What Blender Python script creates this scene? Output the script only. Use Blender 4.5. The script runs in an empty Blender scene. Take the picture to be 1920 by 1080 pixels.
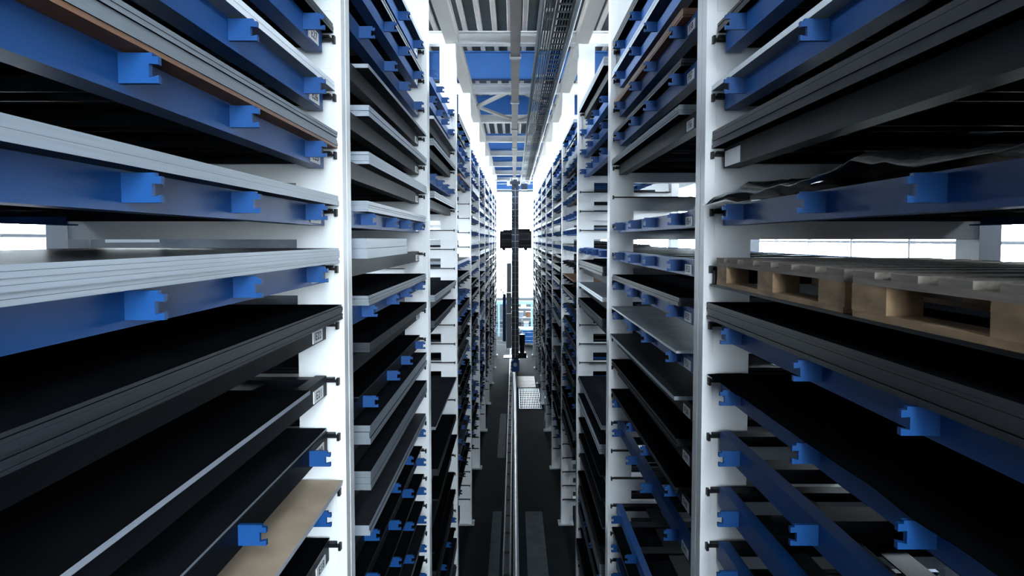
import bpy, bmesh, math, random
from mathutils import Vector, Matrix, noise

SC = bpy.context.scene
COL = SC.collection
R = random.Random(7)

# ------------------------------------------------------------------ camera
FPX = 1200.0
CAM_Z = 6.75
PITCH = math.radians(2.6)
cam_d = bpy.data.cameras.new('camera')
cam = bpy.data.objects.new('camera', cam_d)
COL.objects.link(cam)
cam.location = (0, 0, CAM_Z)
cam.rotation_euler = (math.pi / 2 - PITCH, 0, 0)
cam_d.sensor_width = 36
cam_d.lens = FPX / 1920 * 36
cam_d.shift_x = -3.5 / 1920
cam_d.shift_y = -(91 - FPX * math.tan(PITCH)) / 1920
cam_d.clip_end = 300
cam_d.clip_start = 0.05
SC.camera = cam

# ------------------------------------------------------------------ sky and exposure
world = bpy.data.worlds.new('overcast_sky')
SC.world = world
world.use_nodes = True
bg = world.node_tree.nodes['Background']
bg.inputs['Color'].default_value = (0.86, 0.94, 1.0, 1)
bg.inputs['Strength'].default_value = 40.0
SC.view_settings.view_transform = 'Standard'
SC.view_settings.look = 'None'
SC.view_settings.gamma = 1
SC.view_settings.use_curve_mapping = False
SC.view_settings.exposure = 0.6
SC.cycles.use_denoising = True
SC.cycles.max_bounces = 8
SC.cycles.diffuse_bounces = 4

# hall extents
HX0, HX1, HY0, HY1, HZ = -6.5, 7.0, -4.2, 52.0, 11.0
BACK_WIN = (0.1, 2.0, 5.4, 10.75)         # x0 x1 z0 z1 glazing behind the camera
FAR_WIN = (-6.0, 6.5, 2.0, 10.6)
LEFT_WINS = [(7.2, 9.4, 6.3, 7.3), (10.0, 50.0, 6.7, 7.6)]
RIGHT_WINS = [(7.4, 19.0, 6.3, 7.1), (19.4, 50.0, 6.2, 8.9)]
CLERE = (2.0, 50.0, 9.75, 10.85)            # high band under the roof, both walls


def portal(name, loc, rot, sx, sy):
    """sampling guide for the sky light that enters through a window opening"""
    l = bpy.data.lights.new(name, 'AREA')
    l.shape = 'RECTANGLE'
    l.size, l.size_y = sx, sy
    l.cycles.is_portal = True
    o = bpy.data.objects.new(name, l)
    o.location, o.rotation_euler = loc, rot
    COL.objects.link(o)


x0, x1, z0, z1 = BACK_WIN
portal('daylight_portal_back', ((x0 + x1) / 2, HY0 - .05, (z0 + z1) / 2), (math.pi / 2, 0, 0), x1 - x0, z1 - z0)
x0, x1, z0, z1 = FAR_WIN
portal('daylight_portal_far', ((x0 + x1) / 2, HY1 + .05, (z0 + z1) / 2), (-math.pi / 2, 0, 0), x1 - x0, z1 - z0)
for (y0, y1, z0, z1) in LEFT_WINS + [CLERE]:
    portal('daylight_portal_left', (HX0 - .1, (y0 + y1) / 2, (z0 + z1) / 2), (0, -math.pi / 2, 0), z1 - z0, y1 - y0)
for (y0, y1, z0, z1) in RIGHT_WINS + [CLERE]:
    portal('daylight_portal_right', (HX1 + .1, (y0 + y1) / 2, (z0 + z1) / 2), (0, math.pi / 2, 0), z1 - z0, y1 - y0)


# ------------------------------------------------------------------ materials
def srgb(r, g, b):
    f = lambda c: (c / 255 / 12.92) if c <= 10 else ((c / 255 + .055) / 1.055) ** 2.4
    return (f(r), f(g), f(b))


def mat(name, col, rough=.5, metal=0.0, var=.0, scale=4.0, stretch=(1, 1, 1), bump=0.0, spec=.5, bscale=None):
    m = bpy.data.materials.new(name)
    m.use_nodes = True
    nt = m.node_tree
    p = nt.nodes['Principled BSDF']
    p.inputs['Base Color'].default_value = (*col, 1)
    p.inputs['Roughness'].default_value = rough
    p.inputs['Metallic'].default_value = metal
    p.inputs['Specular IOR Level'].default_value = spec
    if var or bump:
        tc = nt.nodes.new('ShaderNodeTexCoord')
        mp = nt.nodes.new('ShaderNodeMapping')
        mp.inputs['Scale'].default_value = stretch
        nz = nt.nodes.new('ShaderNodeTexNoise')
        nz.inputs['Scale'].default_value = scale
        nz.inputs['Detail'].default_value = 5
        nt.links.new(tc.outputs['Object'], mp.inputs['Vector'])
        nt.links.new(mp.outputs['Vector'], nz.inputs['Vector'])
        if var:
            rp = nt.nodes.new('ShaderNodeValToRGB')
            rp.color_ramp.elements[0].position = .3
            rp.color_ramp.elements[1].position = .7
            rp.color_ramp.elements[0].color = (*[c * (1 - var) for c in col], 1)
            rp.color_ramp.elements[1].color = (*[min(1, c * (1 + var)) for c in col], 1)
            nt.links.new(nz.outputs['Fac'], rp.inputs['Fac'])
            nt.links.new(rp.outputs['Color'], p.inputs['Base Color'])
        if bump:
            bp = nt.nodes.new('ShaderNodeBump')
            bp.inputs['Strength'].default_value = bump
            bp.inputs['Distance'].default_value = .01
            nt.links.new(nz.outputs['Fac'], bp.inputs['Height'])
            nt.links.new(bp.outputs['Normal'], p.inputs['Normal'])
    return m


M = {}
M['white'] = mat('white_paint', (.80, .81, .83), .42, var=.03, scale=1.5)
M['beige'] = mat('warm_white_paint', (.72, .68, .64), .5, var=.04, scale=2)
M['blue'] = mat('blue_paint', (.003, .054, .205), .48, var=.08, scale=3, spec=.35)
M['navy'] = mat('tray_paint_and_shade', (.0035, .005, .008), .5, var=.25, scale=5, spec=.15)  # dark paint of the slats; on tray fronts it stands for shade
M['black'] = mat('black_plastic', (.006, .006, .007), .5, spec=.2)
EDGE = {'steel_light': ((.32, .36, .42), (.030, .032, .038)), 'steel_mid': ((.20, .225, .26), (.010, .011, .014)),
        'steel_dark': ((.018, .021, .027), (.0045, .005, .0065)), 'steel_black': ((.012, .014, .018), (.0035, .004, .005)),
        'steel_cut': ((.34, .37, .44), (.006, .0065, .008)), 'alu': ((.70, .74, .80), (.22, .24, .27)), 'brown': ((.22, .11, .065), (.20, .095, .055)), 'tan': ((.5, .53, .6), (.46, .36, .27))}
for k_, (e_, f_) in EDGE.items():
    M[k_ + '_edge'] = mat(k_ + '_cut_edge', e_, .45, metal=.1, var=.08, scale=14, stretch=(1, .15, 8))
    M[k_] = mat(k_ + '_face', f_, .46, var=.2, scale=3, spec=.03 if f_[0] > .02 else 0.0)
M['wood'] = mat('pallet_wood', (.30, .19, .105), .75, var=.35, scale=6, stretch=(3, 1.2, 3), bump=.5)
M['wood_grey'] = mat('weathered_wood', (.24, .20, .17), .8, var=.3, scale=6, stretch=(6, .8, 6), bump=.4)
M['film'] = mat('black_film', (.010, .010, .011), .22, bump=.2, scale=25)
M['tag'] = mat('white_tag', (.78, .78, .80), .5)
M['ink'] = mat('black_ink', (.02, .02, .025), .6)
M['floor'] = mat('dark_concrete', (.006, .0075, .009), .85, var=.3, scale=1.2, spec=.03)
M['stripe'] = mat('dull_grey_strip', (.028, .038, .046), .75, var=.25, scale=3, spec=.1)
M['wall'] = mat('hall_wall_panel', (.10, .11, .12), .7, var=.05, scale=1)
M['deck'] = mat('roof_deck', (.060, .072, .072), .6, var=.2, scale=2)
M['rib'] = mat('roof_rib', (.60, .55, .52), .55, var=.06, scale=2)
M['girder'] = mat('blue_girder', (.012, .075, .25), .5, var=.12, scale=1.2)
M['rail_steel'] = mat('rail_steel', (.30, .31, .33), .4, metal=.6, var=.15, scale=6)
M['grey'] = mat('grey_cabinet', (.35, .38, .40), .5)
M['dark_metal'] = mat('dark_mast_paint', (.010, .016, .035), .45, var=.2, scale=4)
M['frame'] = mat('window_frame', (.45, .47, .50), .5)
M['taupe'] = mat('taupe_paint', (.36, .30, .26), .55, var=.1, scale=2)
M['slate'] = mat('dull_zinc', (.11, .115, .12), .6, var=.2, scale=4, spec=.2)
M['palebl'] = mat('pale_blue_paint', (.25, .48, .75), .5)
M['ground'] = mat('outdoor_ground', (.35, .35, .34), .9, var=.2, scale=.3)
M['red'] = mat('red_plastic', (.5, .03, .08), .5)

g = bpy.data.materials.new('window_glass')
g.use_nodes = True
nt = g.node_tree
for n in list(nt.nodes):
    nt.nodes.remove(n)
o_ = nt.nodes.new('ShaderNodeOutputMaterial')
mx = nt.nodes.new('ShaderNodeMixShader')
tr = nt.nodes.new('ShaderNodeBsdfTransparent')
tr.inputs['Color'].default_value = (.93, .96, .97, 1)
gl = nt.nodes.new('ShaderNodeBsdfGlossy')
gl.inputs['Roughness'].default_value = .05
mx.inputs['Fac'].default_value = .06
nt.links.new(tr.outputs[0], mx.inputs[1])
nt.links.new(gl.outputs[0], mx.inputs[2])
nt.links.new(mx.outputs[0], o_.inputs['Surface'])
M['glass'] = g

# diagonal blue / white guard stripes (flat print)
g = bpy.data.materials.new('striped_guard_paint')
g.use_nodes = True
nt = g.node_tree
p = nt.nodes['Principled BSDF']
tc = nt.nodes.new('ShaderNodeTexCoord')
wv = nt.nodes.new('ShaderNodeTexWave')
wv.bands_direction = 'DIAGONAL'
wv.inputs['Scale'].default_value = 1.1
rp = nt.nodes.new('ShaderNodeValToRGB')
rp.color_ramp.interpolation = 'CONSTANT'
rp.color_ramp.elements[0].color = (.05, .12, .24, 1)
rp.color_ramp.elements[1].color = (.7, .75, .8, 1)
rp.color_ramp.elements[1].position = .5
nt.links.new(tc.outputs['Object'], wv.inputs['Vector'])
nt.links.new(wv.outputs['Fac'], rp.inputs['Fac'])
nt.links.new(rp.outputs['Color'], p.inputs['Base Color'])
M['guard'] = g


# ------------------------------------------------------------------ mesh helpers
def sheet_mats(me, m):
    me.materials.clear()
    me.materials.append(M[m])
    me.materials.append(M[m + '_edge'])
    me.polygons.foreach_set('material_index', [0, 0, 1, 1, 1, 1] * (len(me.polygons) // 6))
    return me


class MB:
    def __init__(self, s=1):
        self.v, self.f, self.s = [], [], s

    def box(self, x0, x1, y0, y1, z0, z1):
        x0, x1 = sorted((x0 * self.s, x1 * self.s))
        n = len(self.v)
        self.v += [(x0, y0, z0), (x1, y0, z0), (x1, y1, z0), (x0, y1, z0),
                   (x0, y0, z1), (x1, y0, z1), (x1, y1, z1), (x0, y1, z1)]
        self.f += [tuple(n + i for i in q) for q in
                   ((3, 2, 1, 0), (4, 5, 6, 7), (0, 1, 5, 4), (1, 2, 6, 5), (2, 3, 7, 6), (3, 0, 4, 7))]
        return self

    def prism(self, pts, y0, y1):
        """profile of (x, z) points extruded along y"""
        n, k = len(self.v), len(pts)
        for y in (y0, y1):
            self.v += [(x * self.s, y, z) for x, z in pts]
        self.f.append(tuple(range(n, n + k)))
        self.f.append(tuple(range(n + 2 * k - 1, n + k - 1, -1)))
        for i in range(k):
            j = (i + 1) % k
            self.f.append((n + j, n + i, n + k + i, n + k + j))
        return self

    def tube(self, a, b, r, seg=10, r2=None):
        a, b = Vector(a), Vector(b)
        d = (b - a).normalized()
        u = d.orthogonal().normalized()
        w = d.cross(u)
        n = len(self.v)
        r2 = r if r2 is None else r2
        for p, rr in ((a, r), (b, r2)):
            for i in range(seg):
                t = 2 * math.pi * i / seg
                self.v.append(tuple(p + (u * math.cos(t) + w * math.sin(t)) * rr))
        for i in range(seg):
            j = (i + 1) % seg
            self.f.append((n + i, n + j, n + seg + j, n + seg + i))
        self.f.append(tuple(range(n + seg - 1, n - 1, -1)))
        self.f.append(tuple(range(n + seg, n + 2 * seg)))
        return self

    def bar(self, a, b, w, h):
        """rectangular bar between two points, w sideways, h upwards"""
        a, b = Vector(a), Vector(b)
        d = (b - a).normalized()
        side = d.cross(Vector((0, 0, 1))).normalized() * w / 2
        up = side.cross(d).normalized() * h / 2
        n = len(self.v)
        for p in (a, b):
            for q in (-side - up, side - up, side + up, -side + up):
                self.v.append(tuple(p + q))
        self.f += [tuple(n + i for i in q) for q in
                   ((0, 1, 2, 3), (7, 6, 5, 4), (0, 4, 5, 1), (1, 5, 6, 2), (2, 6, 7, 3), (3, 7, 4, 0))]
        return self

    def mesh(self, name, m, fix=True, smooth=False):
        me = bpy.data.meshes.new(name)
        me.from_pydata(self.v, [], self.f)
        if fix:
            bm = bmesh.new()
            bm.from_mesh(me)
            bmesh.ops.recalc_face_normals(bm, faces=bm.faces)
            bm.to_mesh(me)
            bm.free()
        if smooth:
            me.polygons.foreach_set('use_smooth', [True] * len(me.polygons))
        me.materials.append(M[m])
        return me


def ob(name, me, parent=None, loc=(0, 0, 0)):
    o = bpy.data.objects.new(name, me)
    COL.objects.link(o)
    o.location = loc
    if parent:
        o.parent = parent
    return o


def tag(o, label, cat, group=None, kind=None):
    o['label'] = label
    o['category'] = cat
    if group:
        o['group'] = group
    if kind:
        o['kind'] = kind
    return o


def thing(name, loc, label, cat, group=None):
    o = ob(name, None, None, loc)
    o.empty_display_size = .1
    return tag(o, label, cat, group)


def struct(name, me, loc=(0, 0, 0)):
    o = ob(name, me, None, loc)
    o['kind'] = 'structure'
    return o


ORD = ['zeroth', 'first', 'second', 'third', 'fourth', 'fifth', 'sixth', 'seventh', 'eighth', 'ninth', 'tenth', 'eleventh',
       'twelfth', 'thirteenth', 'fourteenth', 'fifteenth', 'sixteenth', 'seventeenth', 'eighteenth', 'nineteenth',
       'twentieth', 'twenty-first', 'twenty-second', 'twenty-third', 'twenty-fourth', 'twenty-fifth', 'twenty-sixth',
       'twenty-seventh', 'twenty-eighth', 'twenty-ninth', 'thirtieth']

# ------------------------------------------------------------------ layout numbers
W = {-1: 1.0, 1: 1.115}                 # aisle half widths
SIDE = {-1: 'left', 1: 'right'}
PITCH_B = 3.70
D = [0.246 + PITCH_B * n for n in range(11)]      # far face of every upright
NB = 10
LEV = list(range(-6, 20))
lev_z = lambda k: CAM_Z + .165 - .331 * k
RACK_TOP = CAM_Z + 3.36
TH = .172                               # thickness of an upright along the aisle

# ------------------------------------------------------------------ the hall
b = MB().box(HX0 - .3, HX1 + .3, HY0 - .3, HY1 + .3, -.2, 0)
struct('floor', b.mesh('floor', 'floor'))
struct('ground', MB().box(-150, 150, -150, 200, -.5, -.3).mesh('ground', 'ground'))
ceil = struct('ceiling', MB().box(HX0 - .3, HX1 + .3, HY0 - .3, HY1 + .3, HZ, HZ + .12).mesh('ceiling', 'deck'))
rib_me = MB().prism([(-.055, 0), (-.035, -.05), (.035, -.05), (.055, 0)], HY0, HY1).mesh('rib', 'rib')
x = -.085 - .3 * 21
while x < HX1 - .1:
    if x > HX0 + .1:
        ob('rib', rib_me, ceil, (x, 0, HZ))
    x += .3


def wall_pieces(lo, hi, wins):
    """boxes (a0,a1,z0,z1) that leave the window openings free"""
    out = []
    cuts = sorted({lo, hi} | {w[0] for w in wins} | {w[1] for w in wins})
    for a, c in zip(cuts, cuts[1:]):
        z = 0
        for (w0, w1, z0, z1) in sorted(wins, key=lambda w: w[2]):
            if w0 <= a and w1 >= c:
                out.append((a, c, z, z0))
                z = z1
        out.append((a, c, z, HZ))
    return out


nwin = 0


def window(axis, pos, w0, w1, z0, z1, step, rows):
    """framed glazing in an opening; axis 'x' = wall at x=pos, 'y' = wall at y=pos"""
    global nwin
    nwin += 1
    def bx(mb, a0, a1, t, zz0, zz1):
        if axis == 'x':
            mb.box(pos - t, pos + t, a0, a1, zz0, zz1)
        else:
            mb.box(a0, a1, pos - t, pos + t, zz0, zz1)
    f = MB()
    for a0, a1, zz0, zz1 in ((w0, w1, z0, z0 + .08), (w0, w1, z1 - .08, z1), (w0, w0 + .08, z0 + .08, z1 - .08), (w1 - .08, w1, z0 + .08, z1 - .08)):
        bx(f, a0, a1, .06, zz0, zz1)
    root = struct('window_%d' % nwin, f.mesh('window_frame', 'frame'))
    n = max(1, round((w1 - w0) / step))
    dw, dz = (w1 - w0) / n, (z1 - z0) / rows
    for i in range(1, n):
        m_ = MB()
        bx(m_, w0 + i * dw - .03, w0 + i * dw + .03, .05, z0 + .08, z1 - .08)
        ob('mullion', m_.mesh('mullion', 'frame'), root)
    for j in range(1, rows):
        m_ = MB()
        bx(m_, w0 + .08, w1 - .08, .045, z0 + j * dz - .025, z0 + j * dz + .025)
        ob('transom', m_.mesh('transom', 'frame'), root)
    for i in range(n):
        for j in range(rows):
            m_ = MB()
            bx(m_, w0 + i * dw, w0 + (i + 1) * dw, .004, z0 + j * dz, z0 + (j + 1) * dz)
            ob('pane', m_.mesh('pane', 'glass'), root)


for nm, xx, wins in (('wall_left', HX0, LEFT_WINS + [CLERE]), ('wall_right', HX1, RIGHT_WINS + [CLERE])):
    b = MB()
    for a0, a1, z0, z1 in wall_pieces(HY0, HY1, wins):
        b.box(xx - .12, xx + .12, a0, a1, z0, z1)
    struct(nm, b.mesh(nm, 'wall'))
    for w in wins:
        window('x', xx, *w, 2.0, 1 if w == CLERE else 2)
for nm, yy, w in (('wall_back', HY0, BACK_WIN), ('wall_far', HY1, FAR_WIN)):
    b = MB()
    for a0, a1, z0, z1 in wall_pieces(HX0, HX1, [w]):
        b.box(a0, a1, yy - .12, yy + .12, z0, z1)
    struct(nm, b.mesh(nm, 'wall'))
    window('y', yy, *w, 1.5, 3)

# ------------------------------------------------------------------ roof steel over the aisle
ysec = lambda n: D[n] - .1


def ibeam(mb, x0, x1, y, z0, z1, w=.16):
    mb.box(x0, x1, y - w / 2, y + w / 2, z0, z0 + .022)
    mb.box(x0, x1, y - w / 2, y + w / 2, z1 - .022, z1)
    mb.box(x0, x1, y - .012, y + .012, z0 + .022, z1 - .022)


CHX = {-1: (.95, 1.17), 1: (1.065, 1.285)}
for s in (-1, 1):
    c0, c1 = CHX[s]
    b = MB(s)
    b.box(c0, c1, D[0] - TH, D[10], RACK_TOP, RACK_TOP + .02)
    b.box(c0, c1, D[0] - TH, D[10], RACK_TOP + .2, RACK_TOP + .22)
    b.box(c0 + .02, c0 + .045, D[0] - TH, D[10], RACK_TOP + .02, RACK_TOP + .2)
    b.box(c1 - .045, c1 - .02, D[0] - TH, D[10], RACK_TOP + .02, RACK_TOP + .2)
    tag(ob('top_chord', b.mesh('top_chord', 'beige')), 'long beige steel chord running along the top of the %s rack posts' % SIDE[s], 'beam', 'top chords')
for n in range(1, 11):
    t = thing('cross_beam', (0, ysec(n), RACK_TOP), 'white cross beam over the aisle above the %s pair of posts' % ORD[n], 'beam', 'cross beams over the aisle')
    b = MB(); ibeam(b, -CHX[-1][0], CHX[1][0], 0, .0, .22); ob('inner_span', b.mesh('inner_span', 'white'), t)
    b = MB(); ibeam(b, -2.72, -CHX[-1][1], 0, .0, .22); ob('outer_span', b.mesh('outer_span', 'white'), t)
    b = MB(); ibeam(b, CHX[1][1], 2.87, 0, .0, .22); ob('outer_span', b.mesh('outer_span', 'white'), t)
    # hanger that carries the crane guide rail
    b = MB(); b.box(-.03, .07, -.06, .06, -.06, .0); ob('hanger', b.mesh('hanger', 'beige'), t)

gy = [14.55, 18.95, 25.7, 29.5, 33.2, 36.9, 41.5, 46.0]
gp = ['nearest', 'second', 'third', 'fourth', 'fifth', 'sixth', 'seventh', 'farthest']
for i, y in enumerate(gy):
    b = MB()
    b.box(HX0 + .12, HX1 - .12, -.09, .09, 3.58, 3.605)
    b.box(HX0 + .12, HX1 - .12, -.09, .09, 4.17, 4.195)
    b.box(HX0 + .12, HX1 - .12, -.012, .012, 3.605, 4.17)
    t = thing('roof_girder', (0, y, CAM_Z), '%s deep blue roof girder spanning above the aisle' % gp[i], 'girder', 'blue roof girders')
    ob('beam', b.mesh('beam', 'girder'), t)
    for xx in (-4, -1.9, 2.1, 4.2):
        for sg in (-1, 1):
            ob('stiffener', MB().box(xx - .008, xx + .008, sg * .012, sg * .085, 3.605, 4.17).mesh('stiffener', 'girder'), t)
for s in (-1, 1):
    nx = s * CHX[s][0]
    for q, (yy, lab) in enumerate(((ysec(4), 'nearer'), (ysec(5), 'farther'))):
        b = MB()
        a_, b_ = Vector((nx, (ysec(4) + ysec(5)) / 2, RACK_TOP + .09)), Vector((s * .1 + .02, yy + (.09 if q == 0 else -.09), RACK_TOP + .09))
        b.bar(a_, b_, .11, .06)
        tag(ob('roof_brace', b.mesh('roof_brace', 'beige')), 'pale diagonal roof brace %s of the guide rail, %s one of its pair' % (SIDE[s], lab), 'brace', 'roof braces')

b = MB()
b.box(-.055, .105, 0, 40, 3.15, 3.165)
b.box(-.055, .105, 0, 40, 3.285, 3.30)
b.box(.015, .035, 0, 40, 3.165, 3.285)
t = thing('crane_guide_rail', (0, 0, CAM_Z), 'beige overhead guide rail for the stacker crane along the aisle centre', 'rail')
ob('rail', b.mesh('rail', 'taupe'), t)
clamp = MB().box(-.075, .125, -.05, .05, 3.135, 3.15).box(-.075, -.055, -.05, .05, 3.15, 3.2).box(.105, .125, -.05, .05, 3.15, 3.2).mesh('rail_clamp', 'rail_steel')
for n in range(1, 11):
    ob('rail_clamp', clamp, t, (0, ysec(n), 0))
# conductor rails and cable ladder hung beside the guide rail
for i, xx in enumerate((.43, .47, .51, .55)):
    b = MB().box(xx - .009, xx + .009, 3, 37, CAM_Z + 3.13, CAM_Z + 3.17)
    o = tag(ob('conductor_rail', b.mesh('conductor_rail', 'black')), '%s thin dark conductor rail counted from the guide rail' % ORD[i + 1], 'conductor rail', 'conductor rails')
for xx, lab in ((.385, 'grey conduit tube between the guide rail and the dark conductor rails'), (.88, 'grey conduit tube on the right edge of the cable ladder')):
    b = MB().tube((xx, 3, CAM_Z + 3.2), (xx, 37, CAM_Z + 3.2), .032, 12)
    o = tag(ob('conduit', b.mesh('conduit', 'grey', smooth=True)), lab, 'conduit')
t = thing('cable_ladder', (0, 0, CAM_Z), 'grey steel cable ladder with rungs hung above the aisle', 'cable ladder')
for xx in (.61, .83):
    ob('side_rail', MB().box(xx - .012, xx + .012, 3, 37, 3.2, 3.28).mesh('side_rail', 'slate'), t)
rung = MB().box(.622, .818, -.02, .02, 3.205, 3.225).mesh('rung', 'slate')
for i in range(110):
    ob('rung', rung, t, (0, 3.2 + i * .3, 0))
for i, xx in enumerate((.66, .70, .745, .785)):
    tag(ob('cable', MB().tube((xx, 3, CAM_Z + 3.24), (xx, 37, CAM_Z + 3.24), .014, 8).mesh('cable', 'black', smooth=True)),
        '%s black cable from the left lying in the cable ladder' % ORD[i + 1], 'cable', 'cables in the ladder')
brk = MB().box(.36, .905, -.025, .025, 3.285, 3.325).box(.375, .395, -.025, .025, 3.236, 3.285).box(.87, .89, -.025, .025, 3.236, 3.285).box(.42, .575, -.015, .015, 3.172, 3.19).mesh('support_bracket', 'grey')
for n in range(1, 10):
    for q in (0, 1):
        tag(ob('support_bracket', brk, None, (0, ysec(n) + q * 1.85, CAM_Z)),
            'small grey bracket holding cable ladder, %s along the aisle' % ORD[2 * n + q - 1], 'bracket', 'cable ladder brackets')

# ------------------------------------------------------------------ rack uprights
up_me = {}
for s in (-1, 1):
    b = MB(s)
    b.box(0, .058, -TH - .016, -.105, 0, RACK_TOP)
    b.box(.008, .058, -.105, -.09, 0, RACK_TOP)
    b.box(0, .058, -.09, 0, 0, RACK_TOP)
    up_me[s, 'front_post'] = b.mesh('front_post', 'white')
    b = MB(s)
    b.box(.058, .28, -TH + .004, -.012, 0, RACK_TOP)
    up_me[s, 'column_panel'] = b.mesh('column_panel', 'white')
    b = MB(s)
    b.box(1.62, 1.75, -TH - .01, .02, 0, RACK_TOP)
    up_me[s, 'rear_post'] = b.mesh('rear_post', 'white')
    b = MB(s)
    b.box(-.06, .30, -TH - .06, .05, 0, .02)
    b.box(-.045, -.02, -TH - .03, -TH, .02, .05)
    b.box(-.045, -.02, -.03, 0, .02, .05)
    up_me[s, 'base_plate'] = b.mesh('base_plate', 'grey')
    b = MB(s)
    b.box(.066, 1.72, -TH, -.008, -.165, -.004)
    up_me[s, 'rail'] = b.mesh('rail', 'white')
    b = MB(s)
    b.box(.045, 1.6, -TH - .04, -TH, -.014, 0)
    b.box(.045, 1.6, -.008, .032, -.014, 0)
    b.box(.03, .045, -TH - .05, -TH + .01, -.03, .012)
    b.box(.03, .045, -.018, .042, -.03, .012)
    up_me[s, 'ledge'] = b.mesh('ledge', 'black')
    b = MB(s)
    b2 = MB(s)
    for k in LEV:
        z = lev_z(k)
        b.box(.066, 1.72, -TH, -.008, z - .165, z - .004)
        b2.box(.03, 1.6, -TH - .045, -TH, z - .022, z)
        b2.box(.03, 1.6, -.008, .037, z - .022, z)
    up_me[s, 'rails_far'] = b.mesh('rails_far', 'white')
    up_me[s, 'ledges_far'] = b2.mesh('ledges_far', 'black')

for s in (-1, 1):
    for n in range(11):
        lab = ('white slotted steel rack upright, %s from the camera in the %s rack' % (ORD[n], SIDE[s])) if n else \
            'white slotted steel rack upright beside the camera in the %s rack' % SIDE[s]
        t = thing('rack_upright', (s * W[s], D[n], 0), lab, 'rack upright', 'rack uprights')
        for nm in ('front_post', 'column_panel', 'rear_post', 'base_plate'):
            ob(nm, up_me[s, nm], t)
        if n == 0:
            ob('light_block_panel', MB(s).box(.30, 1.61, -.10, -.09, .1, RACK_TOP - .05).mesh('light_block_panel', 'grey'), t)  # added unseen panel, keeps light from behind out of the first bay
        if 1 <= n <= 4:
            for k in LEV:
                r_ = ob('rail', up_me[s, 'rail'], t, (0, 0, lev_z(k)))
                ob('ledge', up_me[s, 'ledge'], r_)
        else:
            ob('shelf_rails', up_me[s, 'rails_far'], t)['kind'] = 'stuff'
            ob('ledges', up_me[s, 'ledges_far'], t)['kind'] = 'stuff'

# ------------------------------------------------------------------ trays
BAYL = PITCH_B - TH                       # clear length of a bay
LUGS = (.674, 1.564, 2.264, 3.154)
LUG = [(.10, -.062), (-.012, -.062), (-.012, -.040), (.014, -.046), (.014, -.008), (-.012, -.010), (-.012, .012), (.004, .012),
       (.004, .022), (.10, .022)]
tray_me = {}
for s in (-1, 1):
    b = MB(s)      # lipped channel that faces the aisle
    b.prism([(.10, -.085), (.10, .03), (.165, .03), (.165, .022), (.108, .022), (.108, -.077), (.18, -.077), (.18, -.06),
             (.188, -.06), (.188, -.085)], .05, BAYL - .05)
    tray_me[s, 'front_beam'] = b.mesh('front_beam', 'blue')
    b = MB(s)
    b.prism([(1.60, -.085), (1.60, .03), (1.535, .03), (1.535, .022), (1.592, .022), (1.592, -.077), (1.53, -.077), (1.53, -.085)], .05, BAYL - .05)
    tray_me[s, 'rear_beam'] = b.mesh('rear_beam', 'blue')
    b = MB(s)
    b.box(.108, 1.592, .05, .13, .0, .022)
    b.box(.108, 1.592, .05, .058, -.06, 0)
    b.box(.06, 1.592, .012, .05, .002, .014)
    tray_me[s, 'end_a'] = b.mesh('end_beam', 'navy')
    b = MB(s)
    b.box(.108, 1.592, BAYL - .13, BAYL - .05, .0, .022)
    b.box(.108, 1.592, BAYL - .058, BAYL - .05, -.06, 0)
    b.box(.06, 1.592, BAYL - .05, BAYL - .012, .002, .014)
    tray_me[s, 'end_b'] = b.mesh('end_beam', 'navy')
    b = MB(s)
    b.box(.108, 1.592, -.07, .07, .012, .022)
    b.box(.108, 1.592, -.07, -.062, -.05, .012)
    b.box(.108, 1.592, .062, .07, -.05, .012)
    tray_me[s, 'cross_beam'] = b.mesh('tray_slat', 'navy')
    b = MB(s)
    for u in (.42, 1.0):
        b.box(u, u + .16, .13, BAYL - .13, .002, .011)
    tray_me[s, 'long_bar'] = b.mesh('long_bar', 'navy')
    b = MB(s)
    b.prism(LUG, -.009, .009)
    tray_me[s, 'lug'] = b.mesh('lug', 'blue')
    b = MB(s)
    b.box(.094, .0995, -.085, .085, -.075, -.008)
    tray_me[s, 'label_plate'] = b.mesh('label_plate', 'tag')
    # one-mesh tray for the bays where its pieces cannot be told apart
    b = MB(s)
    b.box(.10, .108, .05, BAYL - .05, -.085, .03)
    b.box(.108, .18, .05, BAYL - .05, -.085, -.077)
    b.box(.108, .165, .05, BAYL - .05, .022, .03)
    b.box(1.592, 1.60, .05, BAYL - .05, -.085, .03)
    for y in (.05, 1.0, 1.9, 2.8, BAYL - .17):
        b.box(.108, 1.592, y, y + .12, -.04, .02)
    b.box(.06, .3, .012, .05, .002, .014)
    b.box(.06, .3, BAYL - .05, BAYL - .012, .002, .014)
    for y in LUGS:
        b.prism(LUG, y - .01, y + .01)
    tray_me[s, 'simple'] = b.mesh('tray', 'blue')
    md_ = b.mesh('tray', 'navy')
    md_.materials.append(M['blue'])
    nl = 4 * 12
    md_.polygons.foreach_set('material_index', [0] * (len(md_.polygons) - nl) + [1] * nl)
    tray_me[s, 'simple_shaded'] = md_  # near-black copy of the blue tray, shade put into its colour
    tray_me[s, 'simple_deep_shaded'] = b.mesh('tray', 'navy')  # deeper shade copy, lugs darkened too

txt_cache = {}


def text_mesh(code):
    if code not in txt_cache:
        c = bpy.data.curves.new('tag_text', 'FONT')
        c.body = code
        c.size = .062
        c.align_x, c.align_y = 'CENTER', 'CENTER'
        c.extrude = .0006
        c.space_character = 1.15
        to = bpy.data.objects.new('tag_text', c)
        COL.objects.link(to)
        dg = bpy.context.evaluated_depsgraph_get()
        me = bpy.data.meshes.new_from_object(to.evaluated_get(dg))
        me.materials.clear()
        me.materials.append(M['ink'])
        bpy.data.objects.remove(to)
        txt_cache[code] = me
    return txt_cache[code]


sheet_cache = {}


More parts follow.
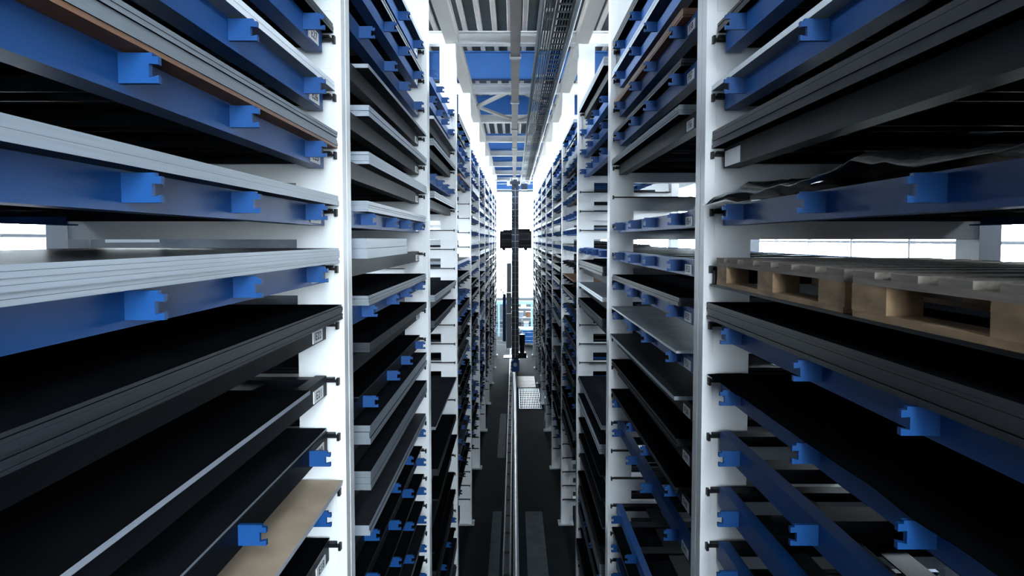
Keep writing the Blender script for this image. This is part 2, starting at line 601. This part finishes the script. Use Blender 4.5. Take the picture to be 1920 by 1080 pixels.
def sheet_mesh(s, u0, u1, ln, th, m):
    key = (s, round(u0, 3), round(u1, 3), round(ln, 3), round(th, 4), m)
    if key not in sheet_cache:
        sheet_cache[key] = sheet_mats(MB(s).box(u0, u1, 0, ln, 0, th).mesh('sheet', m), m)
    return sheet_cache[key]


COLN = {'steel_cut': 'black bright-edged', 'steel_light': 'light grey', 'steel_mid': 'grey', 'steel_dark': 'charcoal', 'steel_black': 'black', 'alu': 'bright silver',
        'brown': 'rusty brown', 'tan': 'tan'}

# load spec: (material, sheet count, thickness, y0, y1, u0[, bottom material])
SPEC = {}


def S(s, bay, k, tray=True, load=None, kind='tray'):
    SPEC[s, bay, k] = (tray, load, kind)


L_, R_ = -1, 1
E0, E1 = .50, 3.50
# left rack, first bay
S(L_, 0, -5, load=('steel_mid', 3, .05, E0, E1, .05))
S(L_, 0, -4, load=('steel_mid', 4, .06, E0, E1, .04))
S(L_, 0, -3, load=('steel_dark', 3, .05, E0, E1, .04))
S(L_, 0, -2, load=('alu', 2, .05, E0, E1, .035))
S(L_, 0, -1, load=('steel_mid', 6, .095, E0, E1, .025, 'brown'))
S(L_, 0, 0, load=('steel_light', 2, .058, E0, E1, .02))
S(L_, 0, 1, load=('steel_light', 6, .085, E0, E1, .02))
S(L_, 0, 2, load=('steel_dark', 8, .085, E0, E1, .005), kind='dark')
S(L_, 0, 3, load=('steel_cut', 1, .022, E0, 3.02, .05), kind='dark')
S(L_, 0, 4, load=('steel_mid', 1, .012, E0, E1, .11), kind='darklug')
S(L_, 0, 5, load=('tan', 2, .03, E0, E1, .02), kind='darklug')
S(L_, 0, 6, load=('steel_black', 1, .01, E0, E1, .10), kind='dark')
S(L_, 0, 7, load=None)
# right rack, first bay
S(R_, 0, -5, load=('steel_dark', 4, .06, E0, E1, .05))
S(R_, 0, -4, load=None)
S(R_, 0, -3, load=('steel_black', 3, .05, E0, E1, .06))
S(R_, 0, -2, load=('alu', 1, .03, E0, E1, .03))
S(R_, 0, -1, load=('steel_dark', 5, .10, E0, E1, .035), kind='dark')
S(R_, 0, 0, load='film')
S(R_, 0, 1, load='pallets', kind='low')
S(R_, 0, 2, load=('steel_dark', 9, .10, E0, E1, .02))
S(R_, 0, 3, load='wrinkled')
S(R_, 0, 4, load=None)
S(R_, 0, 5, load=None)
S(R_, 0, 6, load=None)
S(R_, 0, 7, load=None)
# left rack, second bay
for k, ld in {
    -9: ('steel_mid', 3, .05, .55, E1, .03), -8: None, -7: ('steel_dark', 3, .06, .55, E1, .03), -6: ('steel_light', 3, .05, .55, E1, .02),
    -5: ('steel_mid', 3, .05, .55, E1, .03), -4: None, -3: ('steel_light', 1, .03, .55, E1, .01), -2: ('steel_light', 2, .075, .55, E1, .01),
    -1: ('steel_light', 4, .085, .55, E1, .01), 0: ('steel_light', 5, .075, .55, E1, .02), 1: ('steel_light', 2, .145, .55, 2.25, .03),
    2: ('steel_mid', 3, .07, .55, E1, .02), 3: ('steel_dark', 3, .07, .55, E1, .02), 4: ('steel_black', 1, .012, .55, E1, .10),
    5: ('steel_mid', 3, .14, .55, E1, .02), 6: ('steel_mid', 3, .14, .55, E1, .02), 7: ('steel_light', 2, .08, .55, E1, .03),
    8: ('steel_dark', 1, .02, .55, E1, .08), 9: ('steel_black', 2, .02, .55, E1, .06), 10: ('steel_dark', 1, .02, .55, E1, .06),
    11: ('steel_mid', 3, .06, .55, E1, .04), 12: ('steel_dark', 1, .02, .55, E1, .06)}.items():
    S(L_, 1, k, load=ld, kind='dark' if k in (-3, -2, -1, 1, 3, 5, 6) else ('darklug' if k >= 4 else 'tray'))
# right rack, second bay
for k, ld in {
    -9: ('steel_mid', 2, .05, .5, E1, .03), -8: ('steel_mid', 4, .08, .5, E1, .02), -7: ('steel_dark', 3, .08, .5, E1, .01),
    -6: ('steel_dark', 3, .09, .5, E1, .02), -5: ('steel_light', 4, .07, .5, E1, .01), -4: ('brown', 4, .06, .5, E1, .04),
    -3: ('steel_dark', 3, .05, .5, E1, .03), -2: ('steel_mid', 4, .07, .5, E1, .02), -1: 'none', 0: None, 1: None,
    2: ('steel_dark', 4, .06, .5, E1, .03), 3: ('alu', 1, .02, .5, E1, .02), 4: ('steel_light', 1, .03, .5, E1, .01),
    5: ('steel_dark', 3, .06, .5, E1, .03), 6: ('steel_dark', 2, .04, .5, E1, .03), 7: None, 8: 'none', 9: 'none', 10: None,
    11: ('steel_dark', 2, .04, .5, E1, .05), 12: None}.items():
    S(R_, 1, k, tray=ld != 'none', load=None if ld == 'none' else ld, kind='dark' if k in (-8, -7, -2, 4, 5) else ('darklug' if k == 6 else 'tray'))
# third bay
for k in LEV:
    if k > 18:
        continue
    if k in (0, 1, 2, 5, 6, 7):
        S(L_, 2, k, tray=False)
    elif k in (-6, -5, -2):
        S(L_, 2, k, load=None)
    elif k in (-4, -3, -1, 3, 4, 8):
        S(L_, 2, k, load=(('steel_mid', 'steel_dark', 'steel_mid')[k % 3] if k != -4 else 'alu', 3, .09 if k not in (8, -4) else .04, .5, E1, .01), kind='dark')
    if k in (-2, -1, 0, 5, 6, 7):
        S(R_, 2, k, tray=False)
    elif k in (-5, -4, -3, 1):
        S(R_, 2, k, load=None)
    elif k in (-6, 2, 4):
        S(R_, 2, k, load=('steel_mid' if k < 0 else 'steel_dark', 3, .12, .5, E1, .01), kind='dark')
    elif k in (3, 8):
        S(R_, 2, k, load=('alu' if k == 3 else 'steel_mid', 2, .06, .5, E1, .01), kind='dark')
# fourth bay gaps
for k in (0, 1):
    S(L_, 3, k, tray=False)
S(R_, 3, 0, load=('steel_light', 1, .03, .5, E1, .03))
for k in (14, 15, 16):
    S(R_, 3, k, tray=False)


def rand_load():
    q = R.random()
    if q < .16:
        return None
    m = R.choices(['steel_light', 'steel_mid', 'steel_dark', 'steel_black', 'alu', 'brown'], [1.6, 3, 6, 4, .5, .5])[0]
    return (m, R.randint(2, 4), R.choice((.02, .04, .06, .09, .13, .17)), .5 + R.random() * .2, E1 - R.random() * .2, -.012 + R.random() * .07)


def img_y(yd, z):
    """row of the 1080-line frame for a point at distance yd and height z"""
    h, c, s_ = z - CAM_Z, math.cos(PITCH), math.sin(PITCH)
    return 540 + cam_d.shift_y * 1920 - FPX * (h * c + yd * s_) / (yd * c - h * s_)


def film_mesh(s, u0, u1, ln, amp, m, seed, droop=.05):
    nx_, ny_ = 22, 46
    vs, fs = [], []
    for i in range(nx_ + 1):
        u = u0 + (u1 - u0) * i / nx_
        for j in range(ny_ + 1):
            y = ln * j / ny_
            z = amp * (.55 + .9 * noise.noise(Vector((u * 2.2 + seed, y * 1.6, seed)))) + amp * .25 * noise.noise(Vector((u * 9, y * 7, seed)))
            z = max(z, .004)
            if u < .09:
                z -= droop * ((.09 - u) / .12) ** 1.3
                z = max(z, .001)
            vs.append((s * (u + .012 * noise.noise(Vector((y * 3, seed, 0)))), y, z))
    for i in range(nx_):
        for j in range(ny_):
            a = i * (ny_ + 1) + j
            fs.append((a, a + ny_ + 1, a + ny_ + 2, a + 1))
    top = len(vs)
    b = MB()
    b.v, b.f = vs, fs
    me = b.mesh('film', m, smooth=True)
    return me


PL = 1.4
block_me = MB().box(-.06, .06, -.09, .09, 0, .088).mesh('block', 'wood')
deck_me = MB().box(0, 1.2, 0, .125, 0, .022).mesh('deck_board', 'wood_grey')
str_me = MB().box(-.06, .06, 0, PL, 0, .022).mesh('stringer_board', 'wood_grey')
bot_me = MB().box(-.06, .06, 0, PL, 0, .022).mesh('bottom_board', 'wood')


def pallet(loc, rot, label):
    t = thing('wooden_pallet', loc, label, 'pallet', 'wooden pallets on the right rack')
    t.rotation_euler = (0, 0, rot)
    for xx in (.06, .6, 1.14):
        ob('bottom_board', bot_me, t, (xx, 0, 0))
        for yy in (.09, PL / 2, PL - .09):
            bl = ob('block', block_me, t, (xx, yy, .022))
            bl.rotation_euler = (0, 0, R.uniform(-.05, .05))
        ob('stringer_board', str_me, t, (xx, 0, .11))
    for i in range(7):
        ob('deck_board', deck_me, t, (0, i * (PL - .125) / 6, .132))
    return t


stuff_tray = {}
far_tray, far_load = MB(), {}
far_idx = []
n_ind = {}
for s in (-1, 1):
    for bay in range(NB):
        base_y = D[bay]
        far_y = D[bay + 1] - TH
        built = []
        for k in LEV:
            z = lev_z(k)
            iy = img_y(far_y, z)
            if (s, bay, k) in SPEC:
                tray, load, kind = SPEC[s, bay, k]
            else:
                tray, load, kind = R.random() > .03, rand_load(), ('dark' if R.random() < (.3 if k < 0 else .8) else 'tray')  # lower trays more often coloured dark, imitating weak light down the racks
            if k < -6 or (bay >= 3 and k > 16):
                tray = False
            margin = 104 / (far_y / 3.77)
            if iy < -margin or iy > 1080 + margin:
                continue
            if tray:
                built.append((k, load, kind, 0 <= iy + 10 and iy - 60 / (far_y / 3.77) <= 1080))
        cnt = 0
        for k, load, kind, vis in built:
            z = lev_z(k)
            root_loc = (s * W[s], base_y, z)
            if bay >= 7:
                ox = s * W[s]
                far_tray.s = 1
                for (u0, u1, y0, y1, a, c) in ((.10, .11, .05, BAYL - .05, -.085, .03), (.11, 1.6, .05, BAYL - .05, -.02, .02),
                                               *[(-.01, .1, y - .03, y + .03, -.062, .022) for y in LUGS]):
                    far_idx += [1 if (kind == 'dark' and k > 1) else 0] * 6  # distant lower trays get the same shade colouring
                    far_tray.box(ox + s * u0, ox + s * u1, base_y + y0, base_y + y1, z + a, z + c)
                if load and not isinstance(load, str):
                    fl = far_load.setdefault(load[0], MB())
                    fl.box(ox + s * load[5], ox + s * 1.45, base_y + load[3], base_y + load[4], z + .031, z + .031 + load[2])
                continue
            if vis:
                cnt += 1
                where = '%s down in view, %s bay of %s rack' % (ORD[cnt], ORD[bay + 1], SIDE[s])
                on = 'on the %s tray down, %s bay of %s rack' % (ORD[cnt], ORD[bay + 1], SIDE[s])
            else:
                e = 'top' if k < 0 else 'bottom'
                where = 'past the %s edge, %s bay of %s rack' % (e, ORD[bay + 1], SIDE[s])
                on = 'past the %s edge, %s bay of %s rack' % (e, ORD[bay + 1], SIDE[s])
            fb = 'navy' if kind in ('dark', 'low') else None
            desc = {'tray': 'blue lugged steel tray', 'dark': 'shade-toned steel tray', 'darklug': 'shade-toned steel tray with blue lugs', 'low': 'low dark carrier tray'}[kind]
            if bay > 2:
                tr_ = ob('storage_tray', tray_me[s, 'simple_deep_shaded' if kind == 'dark' and k > 1 and R.random() < .55 else 'simple_shaded' if kind == 'dark' else 'simple'], None, root_loc)
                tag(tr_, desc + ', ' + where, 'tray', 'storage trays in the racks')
            else:
                tr_ = thing('storage_tray', root_loc, desc + ', ' + where, 'tray', 'storage trays in the racks')
                if kind == 'low':
                    b = MB(s)
                    b.box(.03, .17, .045, BAYL - .045, -.105, -.092)
                    b.box(.75, .89, .045, BAYL - .045, -.105, -.092)
                    b.box(1.45, 1.59, .045, BAYL - .045, -.105, -.092)
                    ob('carrier_bar', b.mesh('carrier_bar', 'navy'), tr_)
                    for y0, y2 in ((.045, .012), (BAYL - .055, BAYL - .055)):
                        b = MB(s)
                        b.box(.06, 1.59, y0, y0 + .01, -.092, .004)
                        b.box(.06, 1.59, y2, y2 + .043, .002, .008)
                        ob('hanger_plate', b.mesh('hanger_plate', 'navy'), tr_)
                else:
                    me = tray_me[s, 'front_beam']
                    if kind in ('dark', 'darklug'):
                        if (s, 'front_shaded') not in tray_me:
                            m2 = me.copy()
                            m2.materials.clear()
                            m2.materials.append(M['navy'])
                            tray_me[s, 'front_shaded'] = m2  # blue front recoloured near black to look unlit
                        me = tray_me[s, 'front_shaded']
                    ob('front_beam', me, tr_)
                    ob('rear_beam', tray_me[s, 'rear_beam'], tr_)
                    ob('end_beam', tray_me[s, 'end_a'], tr_)
                    ob('end_beam', tray_me[s, 'end_b'], tr_)
                    ob('long_bar', tray_me[s, 'long_bar'], tr_)
                    for y in (.62, 1.2, 1.78, 2.36, 2.94):
                        ob('slat', tray_me[s, 'cross_beam'], tr_, (0, y, 0))
                    if kind != 'dark':
                        for y in LUGS:
                            ob('lug', tray_me[s, 'lug'], tr_, (0, y, 0))
                    if bay < 2:
                        ly = 3.31 if s < 0 else .49
                        if s > 0 and bay == 0 and k == -1:
                            st = ob('blank_sticker', MB(s).box(.095, .0995, -.12, .12, -.08, .008).mesh('blank_sticker', 'tag'), tr_, (0, 3.33, 0))
                            st['label'] = 'blank white sticker'
                        p_ = ob('label_plate', tray_me[s, 'label_plate'], tr_, (0, ly, 0))
                        p_['label'] = 'small white location tag'
                        code = ('E%d' if s < 0 else 'F%d') % (24 - k - (0 if bay == 0 else -30))
                        x_ = ob('tag_text', text_mesh(code), p_, (s * .0925, 0, -.0415))
                        x_.rotation_euler = (math.pi / 2, 0, math.pi / 2) if s < 0 else (math.pi / 2, 0, -math.pi / 2)
            # ---- what lies on the tray
            if load is None:
                continue
            if load == 'film':
                t = tag(ob('plastic_film', film_mesh(s, -.02, 1.45, 3.1, .115, 'film', 3.1), None, (s * W[s], base_y + .38, z + .034)),
                        'crumpled black plastic film spread over a blue tray, right rack', 'plastic film')
                md = t.modifiers.new('thickness', 'SOLIDIFY')
                md.thickness = .003
                continue
            if load == 'wrinkled':
                t = tag(ob('thin_sheet', film_mesh(s, .02, 1.45, 3.1, .022, 'steel_black', 8.4, .02), None, (s * W[s], base_y + .38, z + .034)),
                        'thin wavy black sheet lying on the tray below the thick charcoal stack', 'metal sheet')
                md = t.modifiers.new('thickness', 'SOLIDIFY')
                md.thickness = .003
                continue
            if load == 'pallets':
                pallet((s * W[s] + .035, base_y + 1.98, z - .0915), 0.0, 'weathered wooden pallet farther from the camera on the right rack')
                pallet((s * W[s] + .045, base_y + .5, z - .0915), 0.015, 'wooden pallet nearest the camera on the right rack')
                continue
            m, n, th, y0, y1, u0 = load[:6]
            u1 = min(1.5, u0 + 1.45)
            lab = '%s sheet metal stack %s' % (COLN[m], on) if n > 1 else '%s metal sheet %s' % (COLN[m], on)
            if bay <= 1 and n > 1:
                t = thing('sheet_stack', (s * W[s], base_y + y0, z + .031), lab, 'sheet stack', 'sheet metal in the racks')
                zz = 0
                for i in range(n):
                    mi = load[6] if (len(load) > 6 and i == 0) else m
                    du, dy = (R.uniform(-.006, .006), R.uniform(-.012, .006)) if i else (0, 0)
                    ob('sheet', sheet_mesh(s, u0, u1, y1 - y0, th / n * .965, mi), t, (s * max(du, -.004), min(dy, 0), zz))
                    zz += th / n
            else:
                b = MB(s)
                zz = 0
                for i in range(n):
                    du = R.uniform(-.004, .008) if i else 0
                    b.box(u0 + du, u1 + du, 0, y1 - y0 - (R.uniform(0, .02) if i else 0), zz, zz + th / n * .93)
                    zz += th / n
                tag(ob('sheet_stack' if n > 1 else 'metal_sheet', sheet_mats(b.mesh('sheet', m), m), None, (s * W[s], base_y + y0, z + .031)), lab,
                    'sheet stack' if n > 1 else 'metal sheet', 'sheet metal in the racks')

me = far_tray.mesh('distant_trays', 'blue', fix=False)
me.materials.append(M['navy'])
me.polygons.foreach_set('material_index', far_idx)
tag(ob('distant_trays', me), 'far blue trays in the last three bays of both racks', 'tray', 'storage trays in the racks', 'stuff')
allf = MB()
me_mats, idx = [], []
for mi, (m, fl) in enumerate(far_load.items()):
    n0 = len(allf.v)
    allf.v += fl.v
    allf.f += [tuple(i + n0 for i in f) for f in fl.f]
    idx += [2 * mi, 2 * mi, 2 * mi + 1, 2 * mi + 1, 2 * mi + 1, 2 * mi + 1] * (len(fl.f) // 6)
    me_mats += [m, m + '_edge']
me = allf.mesh('distant_sheets', me_mats[0], fix=False)
for m in me_mats[1:]:
    me.materials.append(M[m])
me.polygons.foreach_set('material_index', idx)
tag(ob('distant_sheets', me), 'far stacks of metal sheets in the last three bays of both racks', 'sheet stack', 'sheet metal in the racks', 'stuff')

# ------------------------------------------------------------------ stacker crane at the far end of the aisle
t = thing('stacker_crane', (.07, 33.0, 0), 'tall dark stacker crane with a black carriage at the end of the aisle', 'crane')
b = MB(); b.box(-.16, .16, -.9, 2.2, .14, .42); b.box(-.2, .2, -.2, .35, .42, .5); ob('chassis', b.mesh('chassis', 'dark_metal'), t)
for yy in (-.6, 1.9):
    ob('wheel', MB().tube((-.07, yy, .262), (.03, yy, .262), .145, 20).mesh('wheel', 'rail_steel', smooth=False), t)
b = MB()
b.prism([(-.2, .2), (-.14, .12), (.16, .12), (.2, .2), (.2, .62), (.1, .74), (-.1, .74), (-.2, .62)], -1.22, -.9)
mo = ob('drive_housing', b.mesh('drive_housing', 'blue'), t)
ob('drive_cap', MB().tube((0, -1.3, .5), (0, -1.22, .5), .09, 16).mesh('drive_cap', 'rail_steel'), mo)
b = MB(); b.box(-.18, -.03, -.1, .3, .5, 9.55); b.box(.03, .18, -.1, .3, .5, 9.55); b.box(-.03, .03, -.03, .28, .5, 9.55)
ma = ob('mast', b.mesh('mast', 'dark_metal'), t)
ob('guide_strip', MB().box(-.014, .014, -.045, -.03, .6, 9.4).mesh('guide_strip', 'tag'), ma)
rg = MB().box(-.185, .185, -.115, -.1, 0, .02).mesh('rung', 'grey')
for i in range(27):
    ob('rung', rg, ma, (0, 0, .8 + i * .325))
b = MB()
b.box(-.8, .86, .32, 1.05, 6.28, 7.2)
b.box(-.62, -.1, .32, .9, 7.2, 7.26); b.box(.15, .78, .32, .9, 7.2, 7.3)
b.box(-.75, .8, .25, .32, 6.4, 6.5); b.box(-.75, .8, .25, .32, 6.95, 7.05)
ca = ob('carriage', b.mesh('carriage', 'black'), t)
for xx, zz in ((-.6, 6.27), (.55, 6.26)):
    ob('roller', MB().tube((xx, .4, zz), (xx, .9, zz), .09, 14).mesh('roller', 'black'), ca)
for zz in (6.45, 6.75, 7.05):
    ob('grille_bar', MB().box(-.7, .76, .235, .25, zz - .015, zz + .015).mesh('grille_bar', 'dark_metal'), ca)
ob('top_head', MB().box(-.26, .26, -.25, .5, 9.55, 9.72).box(-.1, .1, -.1, .3, 9.72, 9.82).mesh('top_head', 'dark_metal'), t)
for xx in (-.16, .13):
    ob('guide_roller', MB().tube((xx - .05, .05, 9.74), (xx - .05, .05, 9.885), .05, 12).mesh('guide_roller', 'rail_steel'), t)
ob('top_lamp', MB().box(-.42, -.27, -.2, -.05, 9.5, 9.72).mesh('top_lamp', 'tag'), t)
ob('top_box', MB().box(.3, .62, -.1, .25, 9.3, 9.6).mesh('top_box', 'dark_metal'), t)
ob('top_arm', MB().bar((-1.0, .1, 9.78), (1.1, .1, 9.78), .06, .05).mesh('top_arm', 'grey'), t)
b = MB(); b.box(-.47, -.19, .35, .9, 1.05, 2.86); ob('cabinet', b.mesh('cabinet', 'grey'), t)
b = MB(); b.box(-.47, -.19, .35, .9, 2.89, 3.95); ob('cabinet', b.mesh('cabinet', 'grey'), t)
b = MB(); b.box(-.45, -.19, .45, .85, 3.98, 5.5); ob('cable_duct', b.mesh('cable_duct', 'frame'), t)
ob('hydraulic_column', MB().tube((-.57, .5, 1.4), (-.57, .5, 3.9), .085, 14).mesh('hydraulic_column', 'blue'), t)
ob('hose', MB().tube((-.62, .5, 3.9), (-.57, .5, 6.3), .022, 8).mesh('hose', 'black'), t)
ob('hook', MB().tube((-.62, .5, 3.95), (-.74, .5, 4.05), .025, 8).tube((-.74, .5, 4.05), (-.76, .5, 4.3), .025, 8).mesh('hook', 'black'), t)
b = MB().tube((.36, .3, .85), (.36, .3, 1.25), .12, 16).tube((.36, .3, 1.25), (.36, .3, 1.8), .15, 16).box(.16, .55, .1, .5, .65, .85)
b.tube((.36, .3, .74), (.6, .3, .74), .13, 14)
ob('hoist_motor', b.mesh('hoist_motor', 'black'), t)
ob('platform', MB().box(-.6, .62, -.1, .6, .6, .64).mesh('platform', 'dark_metal'), t)

# ------------------------------------------------------------------ floor track in the aisle
b = MB()
b.prism([(-.06, 0), (-.06, .012), (-.012, .03), (-.012, .075), (-.018, .082), (-.018, .11), (.018, .11), (.018, .082), (.012, .075),
         (.012, .03), (.06, .012), (.06, 0)], 0.3, 48)
tag(ob('crane_rail', b.mesh('crane_rail', 'rail_steel'), None, (.045, 0, 0)), 'steel crane rail running down the middle of the aisle floor', 'rail')
t = thing('cable_track', (-.145, 0, 0), 'segmented grey cable track on the floor left of the crane rail', 'cable track')
ob('trough', MB().box(-.09, .09, 6, 40, 0, .02).mesh('trough', 'black'), t)
seg = MB().box(-.052, .052, 0, .82, .02, .05).mesh('track_segment', 'stripe')
for i in range(36):
    ob('track_segment', seg, t, (0, 6.1 + i * .92, 0))
for x0, x1, y0, y1, lab in ((-.52, -.30, 5, 15.6, 'grey floor strip left of the cable track'), (.28, .70, 5, 15.6, 'wide grey floor strip right of the crane rail'),
                            (-.52, -.28, 19.5, 24.5, 'far grey floor strip left of the track')):
    tag(ob('floor_strip', MB().box(x0, x1, y0, y1, 0, .006).mesh('floor_strip', 'stripe')), lab, 'floor strip')  # thin slabs of mottled grey, lighter than the floor
t = thing('floor_grating', (.72, 25.2, 0), 'steel floor grating on the right of the aisle near the crane', 'grating')
ob('border', MB().box(-.5, -.47, 0, 3.4, 0, .03).box(.37, .4, 0, 3.4, 0, .03).box(-.47, .37, 0, .03, 0, .03).box(-.47, .37, 3.37, 3.4, 0, .03).mesh('border', 'rail_steel'), t)
for i in range(11):
    ob('bar', MB().box(-.47 + .07 + i * .07, -.455 + .07 + i * .07, .03, 3.37, 0, .025).mesh('bar', 'rail_steel'), t)
for i in range(8):
    ob('cross_bar', MB().box(-.47, .37, .4 + i * .38, .425 + i * .38, .025, .03).mesh('cross_bar', 'rail_steel'), t)
tag(ob('lit_floor_patch', MB().box(.15, 1.0, 28.9, 31.3, 0, .012).mesh('lit_floor_patch', 'tan')), 'pale tan patch standing for lit floor beside the crane base', 'floor patch')  # tan slab added in place of brightly lit concrete
for s, n in ((1, 7), (1, 6)):
    tag(ob('post_guard', MB(s).box(.0, .03, -.3, .02, .07, 1.2).mesh('post_guard', 'guard'), None, (s * W[s] - .035, D[n], 0)),
        'striped guard board at the foot of the %s right rack post' % ORD[n], 'guard board', 'striped guards')

# ------------------------------------------------------------------ area beyond the racks
t = thing('mezzanine_beam', (0, 44.5, 0), 'pale blue horizontal beam on posts beyond the racks', 'beam')
ob('beam', MB().box(-3.2, 3.4, -.1, .1, 2.25, 2.48).mesh('beam', 'palebl'), t)
for xx in (-3.1, -1.05, 1.25, 3.3):
    ob('post', MB().box(xx - .06, xx + .06, -.06, .06, 0, 2.25).mesh('post', 'palebl'), t)
ob('hand_rail', MB().box(-3.2, 3.4, -.03, .03, 3.2, 3.25).mesh('hand_rail', 'palebl'), t)
t = thing('parts_crate', (1.0, 41.0, 0), 'blue metal crate standing on the floor beyond the crane', 'crate')
ob('body', MB().box(-.55, .6, -.4, .4, .15, .95).mesh('body', 'blue'), t)
ob('rim', MB().box(-.58, .63, -.43, .43, .95, 1.03).mesh('rim', 'palebl'), t)
for xx in (-.45, .45):
    ob('foot', MB().box(xx - .08, xx + .08, -.4, .4, 0, .15).mesh('foot', 'dark_metal'), t)
t = thing('shelf_unit', (.7, 46.5, 0), 'open shelving unit with boxes beyond the racks', 'shelf')
for zz in (.3, 1.05, 1.75):
    ob('shelf_board', MB().box(-1.0, 1.0, -.3, .3, zz, zz + .04).mesh('shelf_board', 'frame'), t)
for xx in (-1.0, .96):
    ob('post', MB().box(xx, xx + .04, -.3, .3, 0, 2.2).mesh('post', 'frame'), t)
for i, (xx, zz, m, c) in enumerate(((-.7, 1.09, 'tan', 'tan'), (-.2, 1.09, 'alu', 'silver'), (.35, 1.09, 'brown', 'brown'), (-.55, .34, 'red', 'red'), (.2, .34, 'grey', 'grey'), (.0, 1.79, 'tag', 'white'))):
    b = MB().box(-.18, .18, -.22, .22, 0, .38).box(-.19, .19, -.23, .23, .34, .4)
    tag(ob('storage_box', b.mesh('storage_box', m), None, (.7 + xx, 46.5, zz)), '%s lidded box on the shelving unit beyond the racks' % c, 'box', 'boxes on the far shelf')
for i, xx in enumerate((-.8, .85)):
    t = thing('fence_panel', (xx, 39.0, 0), 'thin grey mesh fence panel %s of the crane beyond the racks' % ('left', 'right')[i], 'fence')
    for q in (-.35, .35):
        ob('post', MB().box(q - .02, q + .02, -.02, .02, 0, 1.9).mesh('post', 'grey'), t)
    for j in range(7):
        ob('bar', MB().box(-.33, .33, -.006, .006, .3 + j * .25, .315 + j * .25).mesh('bar', 'grey'), t)
